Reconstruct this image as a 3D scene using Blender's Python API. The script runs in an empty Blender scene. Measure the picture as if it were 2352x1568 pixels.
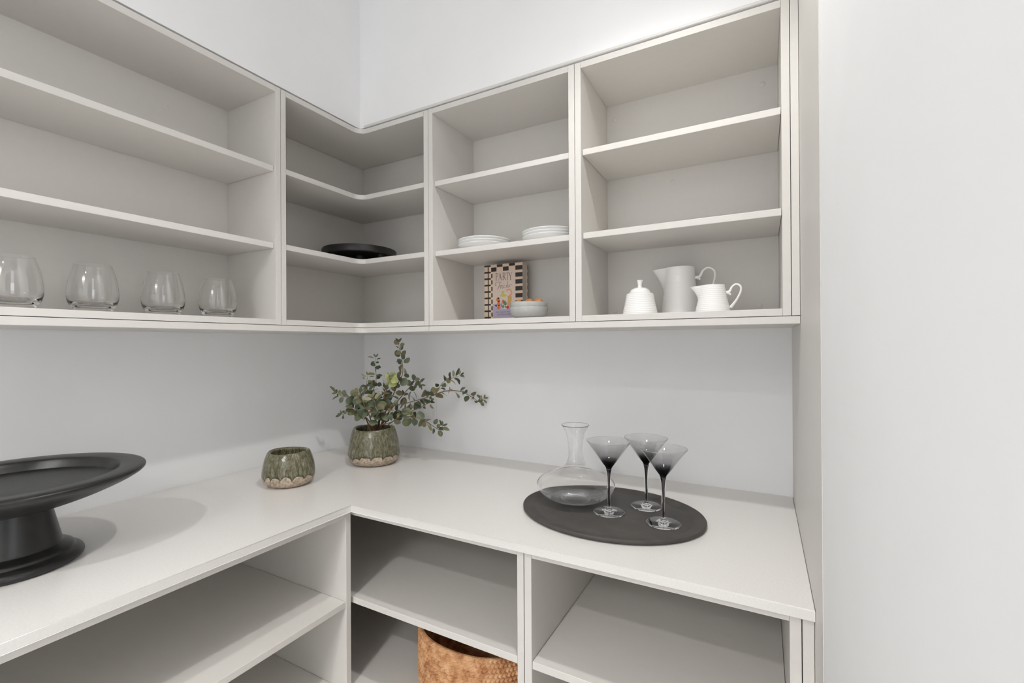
import bpy, bmesh, math, random
from mathutils import Vector, Matrix
random.seed(7)
SC = bpy.context.scene
C = SC.collection
PI = math.pi

# ------------------------------------------------------------------ camera
cam_d = bpy.data.cameras.new('camera'); cam = bpy.data.objects.new('camera', cam_d); C.objects.link(cam)
cam_d.sensor_width = 36.0; cam_d.lens = 16.1937; cam_d.clip_start = 0.01
yaw, pitch, roll = 0.4976864, 0.00332707, -0.00523773
F = Vector((-math.sin(yaw)*math.cos(pitch), math.cos(yaw)*math.cos(pitch), math.sin(pitch)))
R0 = Vector((math.cos(yaw), math.sin(yaw), 0)); U0 = R0.cross(F)
Rv = R0*math.cos(roll) + U0*math.sin(roll); Uv = -R0*math.sin(roll) + U0*math.cos(roll)
M = Matrix(((Rv.x, Uv.x, -F.x, 1.51958), (Rv.y, Uv.y, -F.y, -1.45299), (Rv.z, Uv.z, -F.z, 1.31856), (0, 0, 0, 1)))
cam.matrix_world = M
SC.camera = cam

# ------------------------------------------------------------------ world, light, exposure
SC.view_settings.view_transform = 'Standard'; SC.view_settings.look = 'None'
SC.view_settings.gamma = 1.0; SC.view_settings.use_curve_mapping = False
SC.view_settings.exposure = 0.0
SC.cycles.use_denoising = True
SC.cycles.max_bounces = 14; SC.cycles.diffuse_bounces = 8; SC.cycles.glossy_bounces = 6
SC.cycles.transmission_bounces = 12; SC.cycles.transparent_max_bounces = 24
SC.cycles.sample_clamp_indirect = 4.0; SC.cycles.blur_glossy = 0.5
W = bpy.data.worlds.new('world'); SC.world = W; W.use_nodes = True
W.node_tree.nodes['Background'].inputs[0].default_value = (0.92, 0.95, 1.0, 1)
W.node_tree.nodes['Background'].inputs[1].default_value = 0.3

def spot(name, loc, power, size, radius, blend=1.0, col=(1, 0.98, 0.955)):
    d = bpy.data.lights.new(name, 'SPOT'); d.energy = power; d.spot_size = math.radians(size); d.spot_blend = blend
    d.shadow_soft_size = radius; d.color = col
    o = bpy.data.objects.new(name, d); o.location = loc; C.objects.link(o); return o
def area(name, loc, rot, sx, sy, power, col=(1, 1, 1)):
    d = bpy.data.lights.new(name, 'AREA'); d.shape = 'RECTANGLE'; d.size = sx; d.size_y = sy; d.energy = power; d.color = col
    o = bpy.data.objects.new(name, d); o.location = loc; o.rotation_euler = rot; C.objects.link(o); return o
CEIL = 2.5
DOWNLIGHTS = [(1.30, -0.87, CEIL-0.012), (1.05, -2.35, CEIL-0.012), (1.25, -3.20, CEIL-0.012)]
spot('downlight_lamp', DOWNLIGHTS[0], 27.5, 114, 0.032, 0.45)  # main beam
spot('downlight_lamp', DOWNLIGHTS[0], 8, 150, 0.032, 0.8)      # its wider spill
spot('downlight_lamp', DOWNLIGHTS[1], 80, 150, 0.035, 1.0)
spot('ceiling_fill_lamp', DOWNLIGHTS[2], 420, 150, 0.30, 1.0) # added soft fill lamp, drawn as a large ceiling panel
# daylight through the windows behind the camera; hall lamp is added fill
area('window_daylight', (0.65, -4.12, 1.35), (PI/2, 0, 0), 1.7, 1.9, 12, (0.93, 0.96, 1.0))
area('window_daylight', (-1.2, -4.12, 1.35), (PI/2, 0, 0), 1.6, 1.9, 6, (0.93, 0.96, 1.0))
area('hall_fill_light', (3.13, -1.8, 1.35), (0, PI/2, 0), 1.8, 0.8, 12, (0.95, 0.975, 1.0))  # added fill lamp in front of the solid hall wall

# ------------------------------------------------------------------ materials
def mat(name): 
    m = bpy.data.materials.new(name); m.use_nodes = True
    return m, m.node_tree.nodes, m.node_tree.links, m.node_tree.nodes['Principled BSDF']
def simple(name, col, rough=0.5, noise=0.0, scale=40, bump=0.0, bscale=200, spec=0.5, metal=0, coat=0):
    m, N, L, b = mat(name)
    b.inputs['Base Color'].default_value = (*col, 1); b.inputs['Roughness'].default_value = rough
    b.inputs['Specular IOR Level'].default_value = spec; b.inputs['Metallic'].default_value = metal
    b.inputs['Coat Weight'].default_value = coat; b.inputs['Coat Roughness'].default_value = 0.05
    tc = N.new('ShaderNodeTexCoord')
    if noise:
        n = N.new('ShaderNodeTexNoise'); n.inputs['Scale'].default_value = scale; n.inputs['Detail'].default_value = 4
        L.new(tc.outputs['Object'], n.inputs['Vector'])
        r = N.new('ShaderNodeValToRGB')
        r.color_ramp.elements[0].position = 0.3; r.color_ramp.elements[1].position = 0.7
        r.color_ramp.elements[0].color = (*[c*(1-noise) for c in col], 1); r.color_ramp.elements[1].color = (*[min(1, c*(1+noise)) for c in col], 1)
        L.new(n.outputs['Fac'], r.inputs['Fac']); L.new(r.outputs['Color'], b.inputs['Base Color'])
    if bump:
        n2 = N.new('ShaderNodeTexNoise'); n2.inputs['Scale'].default_value = bscale; n2.inputs['Detail'].default_value = 3
        L.new(tc.outputs['Object'], n2.inputs['Vector'])
        bp = N.new('ShaderNodeBump'); bp.inputs['Strength'].default_value = bump; bp.inputs['Distance'].default_value = 0.001
        L.new(n2.outputs['Fac'], bp.inputs['Height']); L.new(bp.outputs['Normal'], b.inputs['Normal'])
    return m
def emit(name, col, s):
    m, N, L, b = mat(name); b.inputs['Emission Color'].default_value = (*col, 1); b.inputs['Emission Strength'].default_value = s
    b.inputs['Base Color'].default_value = (*col, 1); return m
def thin_glass(name, tint=(0.97, 0.975, 0.975), grad=None):
    # thin-walled glass: transmits straight through, reflects by Fresnel
    m, N, L, b = mat(name); N.remove(b)
    out = N['Material Output']
    tr = N.new('ShaderNodeBsdfTransparent'); gl = N.new('ShaderNodeBsdfGlossy'); gl.inputs['Roughness'].default_value = 0.0
    tr.inputs['Color'].default_value = (*tint, 1)
    fr = N.new('ShaderNodeFresnel'); ge = N.new('ShaderNodeNewGeometry'); io = N.new('ShaderNodeMapRange')   # same reflectance on both faces of the wall
    io.inputs['To Min'].default_value = 1.48; io.inputs['To Max'].default_value = 1/1.48
    L.new(ge.outputs['Backfacing'], io.inputs['Value']); L.new(io.outputs[0], fr.inputs['IOR'])
    mx = N.new('ShaderNodeMixShader'); L.new(fr.outputs[0], mx.inputs[0]); L.new(tr.outputs[0], mx.inputs[1]); L.new(gl.outputs[0], mx.inputs[2])
    L.new(mx.outputs[0], out.inputs['Surface'])
    if grad:
        tc = N.new('ShaderNodeTexCoord'); sp = N.new('ShaderNodeSeparateXYZ'); L.new(tc.outputs['Object'], sp.inputs[0])
        mr = N.new('ShaderNodeMapRange'); mr.inputs['From Min'].default_value = grad[0]; mr.inputs['From Max'].default_value = grad[1]
        L.new(sp.outputs['Z'], mr.inputs['Value'])
        cr = N.new('ShaderNodeValToRGB'); E_ = cr.color_ramp.elements
        E_[0].position = 0; E_[0].color = (*grad[2][0][1], 1); E_[1].position = 1; E_[1].color = (*grad[2][-1][1], 1)
        for p_, c_ in grad[2][1:-1]:
            e = E_.new(p_); e.color = (*c_, 1)
        L.new(mr.outputs[0], cr.inputs['Fac']); L.new(cr.outputs['Color'], tr.inputs['Color'])
    return m
def solid_glass(name, col=(1, 1, 1)):
    m, N, L, b = mat(name)
    b.inputs['Base Color'].default_value = (*col, 1); b.inputs['Roughness'].default_value = 0.0
    b.inputs['Transmission Weight'].default_value = 1.0; b.inputs['IOR'].default_value = 1.48
    return m

M_WALL = simple('painted_plaster', (0.86, 0.866, 0.876), 0.75, 0.012, 6, 0.04, 350, spec=0.25)
M_CEIL = simple('ceiling_paint', (0.84, 0.84, 0.84), 0.8)
M_FLOOR = simple('pale_floor_tile', (0.62, 0.60, 0.57), 0.45, 0.08, 5)
M_CAB = simple('warm_grey_melamine', (0.675, 0.655, 0.625), 0.42, 0.01, 60, 0.05, 900, spec=0.35)
M_STONE = simple('pale_engineered_stone', (0.73, 0.715, 0.695), 0.22, 0.03, 260, 0.0, spec=0.45)
M_GAP = simple('dark_joint', (0.10, 0.095, 0.09), 0.9)
M_PORC = simple('white_porcelain', (0.86, 0.86, 0.85), 0.10, spec=0.5)
M_PORC2 = simple('white_plate_glaze', (0.86, 0.865, 0.86), 0.14)
M_BOWL = simple('pale_grey_stoneware', (0.47, 0.475, 0.46), 0.16, 0.05, 90)
M_BLACKW = simple('black_stained_wood', (0.013, 0.0125, 0.012), 0.36, 0.4, 30, 0.25, 60)
M_BLACK = simple('black_lacquer', (0.016, 0.015, 0.014), 0.45, 0.3, 40)
M_TRAY = simple('charcoal_tray_surface', (0.062, 0.057, 0.052), 0.6, 0.15, 25, 0.2, 500)
M_TRAYR = simple('charcoal_tray_rim', (0.058, 0.053, 0.048), 0.55, 0.15, 25)
M_PLASTIC = simple('white_switch_plastic', (0.80, 0.80, 0.81), 0.3)
M_CAP = simple('cover_cap_plastic', (0.66, 0.635, 0.60), 0.35)
M_METAL = simple('white_metal_trim', (0.8, 0.8, 0.8), 0.4)
M_LAMP = emit('lamp_lens', (1, 0.97, 0.93), 25)
M_FILL_LAMP = emit('fill_lamp_disc', (1, 0.98, 0.955), 6)  # glow of the added ceiling fill lamp
M_GLASS = thin_glass('clear_thin_glass')
M_GLASSB = solid_glass('clear_thick_glass')
M_STEMG = thin_glass('clear_stem_glass', (0.93, 0.93, 0.93))
M_CORE = simple('black_glass_core', (0.012, 0.012, 0.014), 0.05)
M_BISC = simple('baked_brown_biscuit', (0.50, 0.22, 0.07), 0.6, 0.25, 80, 0.5, 200)
M_SOIL = simple('dark_filler', (0.02, 0.018, 0.012), 0.9)
M_STEM = simple('brown_twig', (0.20, 0.115, 0.055), 0.6, 0.2, 50)
M_PAPER = simple('page_paper', (0.62, 0.60, 0.58), 0.8)
M_REFL = simple('white_reflection_patch', (0.85, 0.85, 0.83), 0.6)  # colour of the reflection painted on the martini feet

def glaze():
    m, N, L, b = mat('reactive_glaze_over_clay')
    tc = N.new('ShaderNodeTexCoord'); sp = N.new('ShaderNodeSeparateXYZ'); L.new(tc.outputs['Object'], sp.inputs[0])
    def mth(op, a, b_=None, c_=None):
        n = N.new('ShaderNodeMath'); n.operation = op
        for i, v in enumerate((a, b_, c_)):
            if v is None: continue
            if isinstance(v, (int, float)): n.inputs[i].default_value = v
            else: L.new(v, n.inputs[i])
        return n.outputs[0]
    ang = mth('ARCTAN2', sp.outputs['Y'], sp.outputs['X'])
    n1 = N.new('ShaderNodeTexNoise'); n1.inputs['Scale'].default_value = 26; n1.inputs['Detail'].default_value = 1.0
    L.new(tc.outputs['Object'], n1.inputs['Vector'])
    wob = mth('MULTIPLY', mth('SUBTRACT', n1.outputs['Fac'], 0.5), 3.6)
    sn = mth('ABSOLUTE', mth('SINE', mth('ADD', mth('MULTIPLY', ang, 7.0), wob)))
    sn = mth('POWER', sn, 0.55)
    n2 = N.new('ShaderNodeTexNoise'); n2.inputs['Scale'].default_value = 17; L.new(tc.outputs['Object'], n2.inputs['Vector'])
    zb = mth('ADD', mth('ADD', 0.0185, mth('MULTIPLY', sn, 0.0140)), mth('MULTIPLY', mth('SUBTRACT', n2.outputs['Fac'], 0.5), 0.034))
    d = mth('SUBTRACT', sp.outputs['Z'], zb)
    fac = N.new('ShaderNodeMapRange'); fac.inputs['From Min'].default_value = -0.0004; fac.inputs['From Max'].default_value = 0.0006
    L.new(d, fac.inputs['Value'])
    # streaked glaze colour
    mp = N.new('ShaderNodeMapping'); mp.inputs['Scale'].default_value = (1, 1, 0.30); L.new(tc.outputs['Object'], mp.inputs['Vector'])
    n3 = N.new('ShaderNodeTexNoise'); n3.inputs['Scale'].default_value = 170; n3.inputs['Detail'].default_value = 8; n3.inputs['Roughness'].default_value = 0.78
    L.new(mp.outputs[0], n3.inputs['Vector'])
    cr = N.new('ShaderNodeValToRGB'); e = cr.color_ramp.elements
    e[0].position = 0.30; e[0].color = (0.035, 0.028, 0.010, 1); e[1].position = 0.74; e[1].color = (0.46, 0.46, 0.38, 1)
    k = e.new(0.45); k.color = (0.105, 0.095, 0.050, 1); k = e.new(0.58); k.color = (0.200, 0.193, 0.135, 1)
    L.new(n3.outputs['Fac'], cr.inputs['Fac'])
    # darker pooled glaze at the drip line, paler at the lip
    ed = N.new('ShaderNodeMapRange'); ed.inputs['From Min'].default_value = 0.0; ed.inputs['From Max'].default_value = 0.008
    ed.inputs['To Min'].default_value = 0.22; ed.inputs['To Max'].default_value = 1.0; L.new(d, ed.inputs['Value'])
    mx = N.new('ShaderNodeMix'); mx.data_type = 'RGBA'; mx.blend_type = 'MULTIPLY'; mx.inputs[0].default_value = 1.0
    L.new(cr.outputs['Color'], mx.inputs[6]); L.new(ed.outputs[0], mx.inputs[7])
    n4 = N.new('ShaderNodeTexNoise'); n4.inputs['Scale'].default_value = 130; n4.inputs['Detail'].default_value = 5; L.new(tc.outputs['Object'], n4.inputs['Vector'])
    cl = N.new('ShaderNodeValToRGB'); e = cl.color_ramp.elements
    e[0].position = 0.32; e[0].color = (0.24, 0.19, 0.145, 1); e[1].position = 0.62; e[1].color = (0.54, 0.44, 0.335, 1)
    L.new(n4.outputs['Fac'], cl.inputs['Fac'])
    m2 = N.new('ShaderNodeMix'); m2.data_type = 'RGBA'; L.new(fac.outputs[0], m2.inputs[0]); L.new(cl.outputs['Color'], m2.inputs[6]); L.new(mx.outputs[2], m2.inputs[7])
    L.new(m2.outputs[2], b.inputs['Base Color'])
    rg = N.new('ShaderNodeMapRange'); rg.inputs['To Min'].default_value = 0.75; rg.inputs['To Max'].default_value = 0.12; L.new(fac.outputs[0], rg.inputs['Value'])
    L.new(rg.outputs[0], b.inputs['Roughness'])
    bp = N.new('ShaderNodeBump'); bp.inputs['Strength'].default_value = 0.5; bp.inputs['Distance'].default_value = 0.0012
    hh = mth('ADD', n4.outputs['Fac'], mth('MULTIPLY', fac.outputs[0], 1.0)); L.new(hh, bp.inputs['Height']); L.new(bp.outputs['Normal'], b.inputs['Normal'])
    return m
M_GLAZE = glaze()
def leafmat():
    m, N, L, b = mat('eucalyptus_leaf')
    oi = N.new('ShaderNodeObjectInfo'); cr = N.new('ShaderNodeValToRGB'); e = cr.color_ramp.elements
    e[0].position = 0.0; e[0].color = (0.060, 0.078, 0.042, 1); e[1].position = 1.0; e[1].color = (0.27, 0.27, 0.10, 1)
    for p_, c_ in ((0.25, (0.085, 0.115, 0.070)), (0.5, (0.140, 0.178, 0.108)), (0.75, (0.135, 0.140, 0.066)), (0.93, (0.165, 0.150, 0.072))):
        k = e.new(p_); k.color = (*c_, 1)
    L.new(oi.outputs['Random'], cr.inputs['Fac'])
    tc = N.new('ShaderNodeTexCoord'); n = N.new('ShaderNodeTexNoise'); n.inputs['Scale'].default_value = 160; L.new(tc.outputs['Object'], n.inputs['Vector'])
    mr = N.new('ShaderNodeMapRange'); mr.inputs['To Min'].default_value = 0.75; mr.inputs['To Max'].default_value = 1.25; L.new(n.outputs['Fac'], mr.inputs['Value'])
    mx = N.new('ShaderNodeMix'); mx.data_type = 'RGBA'; mx.blend_type = 'MULTIPLY'; mx.inputs[0].default_value = 1.0
    L.new(cr.outputs['Color'], mx.inputs[6]); L.new(mr.outputs[0], mx.inputs[7])
    geo = N.new('ShaderNodeNewGeometry'); m3 = N.new('ShaderNodeMix'); m3.data_type = 'RGBA'
    L.new(geo.outputs['Backfacing'], m3.inputs[0]); L.new(mx.outputs[2], m3.inputs[6]); m3.inputs[7].default_value = (0.300, 0.269, 0.156, 1)
    L.new(m3.outputs[2], b.inputs['Base Color']); b.inputs['Roughness'].default_value = 0.5
    return m
M_LEAF = leafmat()
M_LIME = simple('lime_leaf', (0.46, 0.49, 0.19), 0.5, 0.15, 120)
def jute():
    m, N, L, b = mat('braided_jute')
    tc = N.new('ShaderNodeTexCoord'); n = N.new('ShaderNodeTexNoise'); n.inputs['Scale'].default_value = 45; n.inputs['Detail'].default_value = 6
    L.new(tc.outputs['Object'], n.inputs['Vector']); cr = N.new('ShaderNodeValToRGB'); e = cr.color_ramp.elements
    e[0].position = 0.30; e[0].color = (0.36, 0.155, 0.06, 1); e[1].position = 0.72; e[1].color = (0.74, 0.47, 0.27, 1); k = e.new(0.5); k.color = (0.60, 0.32, 0.15, 1)
    L.new(n.outputs['Fac'], cr.inputs['Fac']); L.new(cr.outputs['Color'], b.inputs['Base Color']); b.inputs['Roughness'].default_value = 0.75
    n2 = N.new('ShaderNodeTexNoise'); n2.inputs['Scale'].default_value = 700; n2.inputs['Detail'].default_value = 2; L.new(tc.outputs['Object'], n2.inputs['Vector'])
    bp = N.new('ShaderNodeBump'); bp.inputs['Strength'].default_value = 0.5; bp.inputs['Distance'].default_value = 0.0008; L.new(n2.outputs['Fac'], bp.inputs['Height']); L.new(bp.outputs['Normal'], b.inputs['Normal'])
    return m
M_JUTE = jute()

# ------------------------------------------------------------------ helpers
def link(name, bm, m, parent=None, smooth=False, loc=None):
    me = bpy.data.meshes.new(name); bmesh.ops.recalc_face_normals(bm, faces=bm.faces[:]); bm.to_mesh(me); bm.free()
    if smooth:
        for p_ in me.polygons: p_.use_smooth = True
    o = bpy.data.objects.new(name, me)
    for mm in (m if isinstance(m, (list, tuple)) else [m]): me.materials.append(mm)
    if parent: o.parent = parent
    if loc: o.location = loc
    C.objects.link(o); return o
def tag(o, label, cat, group=None):
    o['label'] = label; o['category'] = cat
    if group: o['group'] = group
    return o
def thing(name, label, cat, loc, rz=0.0, group=None):
    o = bpy.data.objects.new(name, None); C.objects.link(o); o.location = loc; o.rotation_euler = (0, 0, rz); o.empty_display_size = 0.05
    return tag(o, label, cat, group)
def struct(o): o['kind'] = 'structure'; return o
def add_box(bm, x0, x1, y0, y1, z0, z1, bev=0.0):
    r = bmesh.ops.create_cube(bm, size=1.0)
    for v in r['verts']:
        v.co = Vector(((x0+x1)/2 + v.co.x*(x1-x0), (y0+y1)/2 + v.co.y*(y1-y0), (z0+z1)/2 + v.co.z*(z1-z0)))
    if bev:
        es = list({e for v in r['verts'] for e in v.link_edges})
        bmesh.ops.bevel(bm, geom=es, offset=bev, segments=2, profile=0.5, affect='EDGES')
def box(name, x0, x1, y0, y1, z0, z1, m, parent=None, bev=0.0007):
    bm = bmesh.new(); o = Vector((0, 0, 0)) if not parent else parent.location
    add_box(bm, x0-o.x, x1-o.x, y0-o.y, y1-o.y, z0-o.z, z1-o.z, bev)
    return link(name, bm, m, parent)
def prism(name, pts, z0, z1, m, parent=None, bev=0.0007, seg=2):
    bm = bmesh.new(); o = Vector((0, 0, 0)) if not parent else parent.location
    lo = [bm.verts.new((x-o.x, y-o.y, z0-o.z)) for x, y in pts]; hi = [bm.verts.new((x-o.x, y-o.y, z1-o.z)) for x, y in pts]
    n = len(pts)
    f1 = bm.faces.new(lo); f2 = bm.faces.new(hi)
    for i in range(n): bm.faces.new((lo[i], lo[(i+1) % n], hi[(i+1) % n], hi[i]))
    if bev:
        es = [e for e in list(f1.edges)+list(f2.edges)]
        bmesh.ops.bevel(bm, geom=es, offset=bev, segments=seg, profile=0.5, affect='EDGES')
    return link(name, bm, m, parent)
def lathe(prof, n=64, closed=False, cap=False):
    """prof: (r, z) list; a radius of 0 closes the axis"""
    bm = bmesh.new(); rings = []
    for r, z in prof:
        if r <= 1e-6: rings.append([bm.verts.new((0, 0, z))])
        else: rings.append([bm.verts.new((r*math.cos(2*PI*i/n), r*math.sin(2*PI*i/n), z)) for i in range(n)])
    pairs = list(zip(rings[:-1], rings[1:]))
    if closed: pairs.append((rings[-1], rings[0]))
    for a, b in pairs:
        for i in range(n):
            j = (i+1) % n
            if len(a) == 1 and len(b) == 1: continue
            if len(a) == 1: bm.faces.new((a[0], b[i], b[j]))
            elif len(b) == 1: bm.faces.new((a[i], a[j], b[0]))
            else: bm.faces.new((a[i], a[j], b[j], b[i]))
    return bm
def spline(pts, k=8):
    """Catmull-Rom through points of any dimension"""
    P = [Vector(p) if len(p) == 3 else Vector((p[0], p[1], 0)) for p in pts]; out = []
    for i in range(len(P)-1):
        p0 = P[max(i-1, 0)]; p1 = P[i]; p2 = P[i+1]; p3 = P[min(i+2, len(P)-1)]
        for j in range(k):
            t = j/k
            out.append(0.5*((2*p1) + (p2-p0)*t + (2*p0-5*p1+4*p2-p3)*t*t + (3*p1-p0-3*p2+p3)*t**3))
    out.append(P[-1]); return out
def tube(bm, pts, rad, n=10, flat=(1, 1)):
    """rad: number or list along the points"""
    m_ = len(pts); rings = []; up = Vector((0, 0, 1))
    nrm = None
    for i, p in enumerate(pts):
        t = (pts[min(i+1, m_-1)] - pts[max(i-1, 0)]).normalized()
        if nrm is None:
            nrm = t.orthogonal().normalized()
        nrm = (nrm - t*nrm.dot(t)).normalized(); bn = t.cross(nrm)
        r = rad[i] if isinstance(rad, (list, tuple)) else rad
        rings.append([bm.verts.new(p + nrm*math.cos(2*PI*k/n)*r*flat[0] + bn*math.sin(2*PI*k/n)*r*flat[1]) for k in range(n)])
    for a, b in zip(rings[:-1], rings[1:]):
        for k in range(n): bm.faces.new((a[k], a[(k+1) % n], b[(k+1) % n], b[k]))
    bm.faces.new(rings[0]); bm.faces.new(rings[-1])
def ring_z(prof, k=6):
    return [(max(v.x, 0), v.y) for v in spline(prof, k)]

# ------------------------------------------------------------------ the room
DU = 0.3257; XE = 1.590; BK = 0.096; NY = -0.700
XW0, XW1, YW = -2.6, 3.2, -4.2
struct(box('floor', XW0, XW1, YW, 0.1, -0.1, 0.0, M_FLOOR, bev=0))
struct(box('ceiling', XW0, XW1, YW, 0.1, CEIL, CEIL+0.1, M_CEIL, bev=0))
struct(box('wall_back', -0.1, XE+0.11, 0.0, 0.1, 0, CEIL, M_WALL, bev=0))
struct(box('wall_left', -0.1, 0.0, -1.61, 0.0, 0, CEIL, M_WALL, bev=0))
struct(prism('wall_upper', [(0.0, 0.0), (0.0, -1.61), (DU, -1.61), (DU, -DU), (XE-0.0005, -DU), (XE-0.0005, 0.0)], 2.0465, CEIL, M_WALL, bev=0))
# right wall: flush with the gable, then a doorway beside the camera into a bright hall
WR = XE + 0.0008
DY0, DY1, DH = -1.32, -2.25, 2.10
bm = bmesh.new()
add_box(bm, XE+0.0165, XE+0.11, NY+0.004, 0.0, 0, CEIL); add_box(bm, WR, XE+0.11, DY0, NY+0.004, 0, CEIL)
add_box(bm, WR, XE+0.11, DY1, DY0, DH, CEIL); add_box(bm, WR, XE+0.11, YW, DY1, 0, CEIL)
struct(link('wall_right', bm, M_WALL))
bm = bmesh.new()
for y0, y1, z0, z1 in ((DY0+0.001, DY0+0.05, 0.0, DH+0.05), (DY1-0.05, DY1-0.001, 0.0, DH+0.05), (DY1-0.001, DY0+0.001, DH+0.001, DH+0.05)):
    add_box(bm, XE+0.1105, XE+0.125, y0, y1, z0, z1, 0.002)
struct(link('trim_2', bm, M_METAL))
struct(box('wall_hall', XE+0.11, XW1, NY, NY+0.1, 0, CEIL, M_WALL, bev=0))
struct(box('wall_far_left', XW0-0.1, XW0, YW, -1.51, 0, CEIL, M_WALL, bev=0))
struct(box('wall_far_right', XW1, XW1+0.1, YW, NY+0.1, 0, CEIL, M_WALL, bev=0))
struct(box('wall_side', XW0, -0.1, -1.61, -1.51, 0, CEIL, M_WALL, bev=0))
bm = bmesh.new()
add_box(bm, XW0, -2.0, YW-0.1, YW, 0, CEIL); add_box(bm, -0.4, -0.2, YW-0.1, YW, 0, CEIL); add_box(bm, -2.0, -0.4, YW-0.1, YW, 0, 0.4); add_box(bm, -2.0, -0.4, YW-0.1, YW, 2.3, CEIL); add_box(bm, 1.5, XW1, YW-0.1, YW, 0, CEIL)
add_box(bm, -0.2, 1.5, YW-0.1, YW, 0, 0.4); add_box(bm, -0.2, 1.5, YW-0.1, YW, 2.3, CEIL)
struct(link('wall_front', bm, M_WALL))
bm = bmesh.new()
for x in (-0.2, 0.36, 0.90, 1.46): add_box(bm, x, x+0.04, YW-0.07, YW-0.02, 0.4, 2.3)
for z in (0.4, 2.26): add_box(bm, -0.2, 1.5, YW-0.07, YW-0.02, z, z+0.04)
struct(link('window_1', bm, M_METAL))
bm = bmesh.new()
for x in (-2.0, -1.22, -0.44): add_box(bm, x, x+0.04, YW-0.07, YW-0.02, 0.4, 2.3)
for z in (0.4, 2.26): add_box(bm, -2.0, -0.4, YW-0.07, YW-0.02, z, z+0.04)
struct(link('window_2', bm, M_METAL))
bm = bmesh.new()
for y in (-2.22, -1.42): add_box(bm, 3.14, 3.198, y-0.02, y+0.02, 0.43, 2.27)
for z in (0.43, 2.27): add_box(bm, 3.14, 3.198, -2.24, -1.40, z-0.02, z+0.02)
struct(link('hall_fill_frame', bm, M_METAL))  # frame added around the hall fill lamp; the wall behind is solid
# thin shadow joint and scribe strip where the right hand cabinets meet the bulkhead
struct(box('trim_1', 0.345, XE-0.001, -DU-0.0012, -DU-0.0001, 2.0475, 2.0535, M_CAB, bev=0))
for l, w_, k_ in zip(DOWNLIGHTS, ('small round recessed ceiling downlight above the jug cabinet', 'small round recessed ceiling downlight behind the camera', 'large round fill light added to the ceiling far behind the camera'), (1, 1, 9)):
    t = thing('downlight' if k_ == 1 else 'ceiling_fill_disc', w_, 'light', (l[0], l[1], CEIL), group='recessed lights in the ceiling')
    bm = lathe([(0.034*k_, -0.0005), (0.034*k_+0.011, -0.0005), (0.034*k_+0.011, -0.004), (0.034*k_+0.002, -0.006), (0.034*k_, -0.0005)], 40); link('trim_ring', bm, M_METAL, t, True)
    bm = lathe([(0.0, -0.002), (0.033*k_, -0.002)], 32); link('lamp_lens', bm, M_LAMP if k_ == 1 else M_FILL_LAMP, t)

# ------------------------------------------------------------------ wall cabinets
T = 0.016
Z_BOT = (1.3732, 1.3885); Z_S1 = (1.5878, 1.6035); Z_S2 = (1.8042, 1.8198); Z_TOP = (2.0260, 2.0420)
def cap(parent, pos, axis, r=0.0065):
    bm = lathe([(0, 0.0012), (r*0.8, 0.0012), (r, 0.0004), (r, 0.0)], 16)
    rot = {'y-': Matrix.Rotation(PI/2, 4, 'X'), 'x+': Matrix.Rotation(PI/2, 4, 'Y'), 'x-': Matrix.Rotation(-PI/2, 4, 'Y')}[axis]
    bmesh.ops.transform(bm, matrix=rot, verts=bm.verts[:])
    return link('cover_cap', bm, M_CAP, parent, True, loc=Vector(pos)-parent.location)
# long unit on the left wall
t = thing('wall_cabinet', 'long open wall cabinet on the left wall, holding the four clear glasses', 'cabinet', (DU/2, -0.96, 1.3732), group='open wall cabinets')
A0, A1 = -1.580, -0.6208
box('side_panel', 0.002, DU, A1-0.0152, A1, 1.3732, 2.042, M_CAB, t); box('side_panel', 0.002, DU, A0, A0+T, 1.3732, 2.042, M_CAB, t)
box('bottom_panel', 0.002, DU, A0+T, A1-0.0154, *Z_BOT, M_CAB, t); box('top_panel', 0.002, DU, A0+T, A1-0.0154, *Z_TOP, M_CAB, t)
box('back_panel', 0.080, BK, A0+T, A1-0.0154, Z_BOT[1], Z_TOP[0], M_CAB, t, 0)
for z in (Z_S1, Z_S2): box('shelf', BK+0.0005, DU-0.009, A0+T+0.001, A1-0.0162, *z, M_CAB, t, 0.001)
cap(t, (BK, -0.80, 1.965), 'x+')
# corner unit with rounded inner corner
def ell(front, x_end, y_end, r=0.030, n=8):
    pts = [(BK+0.0005, -BK-0.0005), (BK+0.0005, y_end), (front, y_end)]
    cx, cy = front + r, -front - r
    for i in range(n+1):
        a = PI - (PI/2)*i/n
        pts.append((cx + r*math.cos(a), cy + r*math.sin(a)))
    pts += [(x_end, -front), (x_end, -BK-0.0005)]
    return pts
t = thing('corner_wall_cabinet', 'open corner wall cabinet with curved shelf fronts, holding the black round stand', 'cabinet', (0.2, -0.2, 1.3732), group='open wall cabinets')
box('side_panel', 0.002, DU, -0.6194, -0.6042, 1.3732, 2.042, M_CAB, t); box('side_panel', 0.5975, 0.6149, -DU, -0.002, 1.3732, 2.042, M_CAB, t)
for nm, z in (('bottom_panel', Z_BOT), ('top_panel', Z_TOP)): prism(nm, ell(DU, 0.5973, -0.6040), *z, M_CAB, t)
for z in (Z_S1, Z_S2): prism('shelf', ell(DU-0.001, 0.5968, -0.6036), *z, M_CAB, t, 0.001)
box('back_panel', 0.080, BK, -0.604, -BK, Z_BOT[1], Z_TOP[0], M_CAB, t, 0); box('back_panel', 0.080, 0.5973, -BK, -0.080, Z_BOT[1], Z_TOP[0], M_CAB, t, 0)
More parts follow.
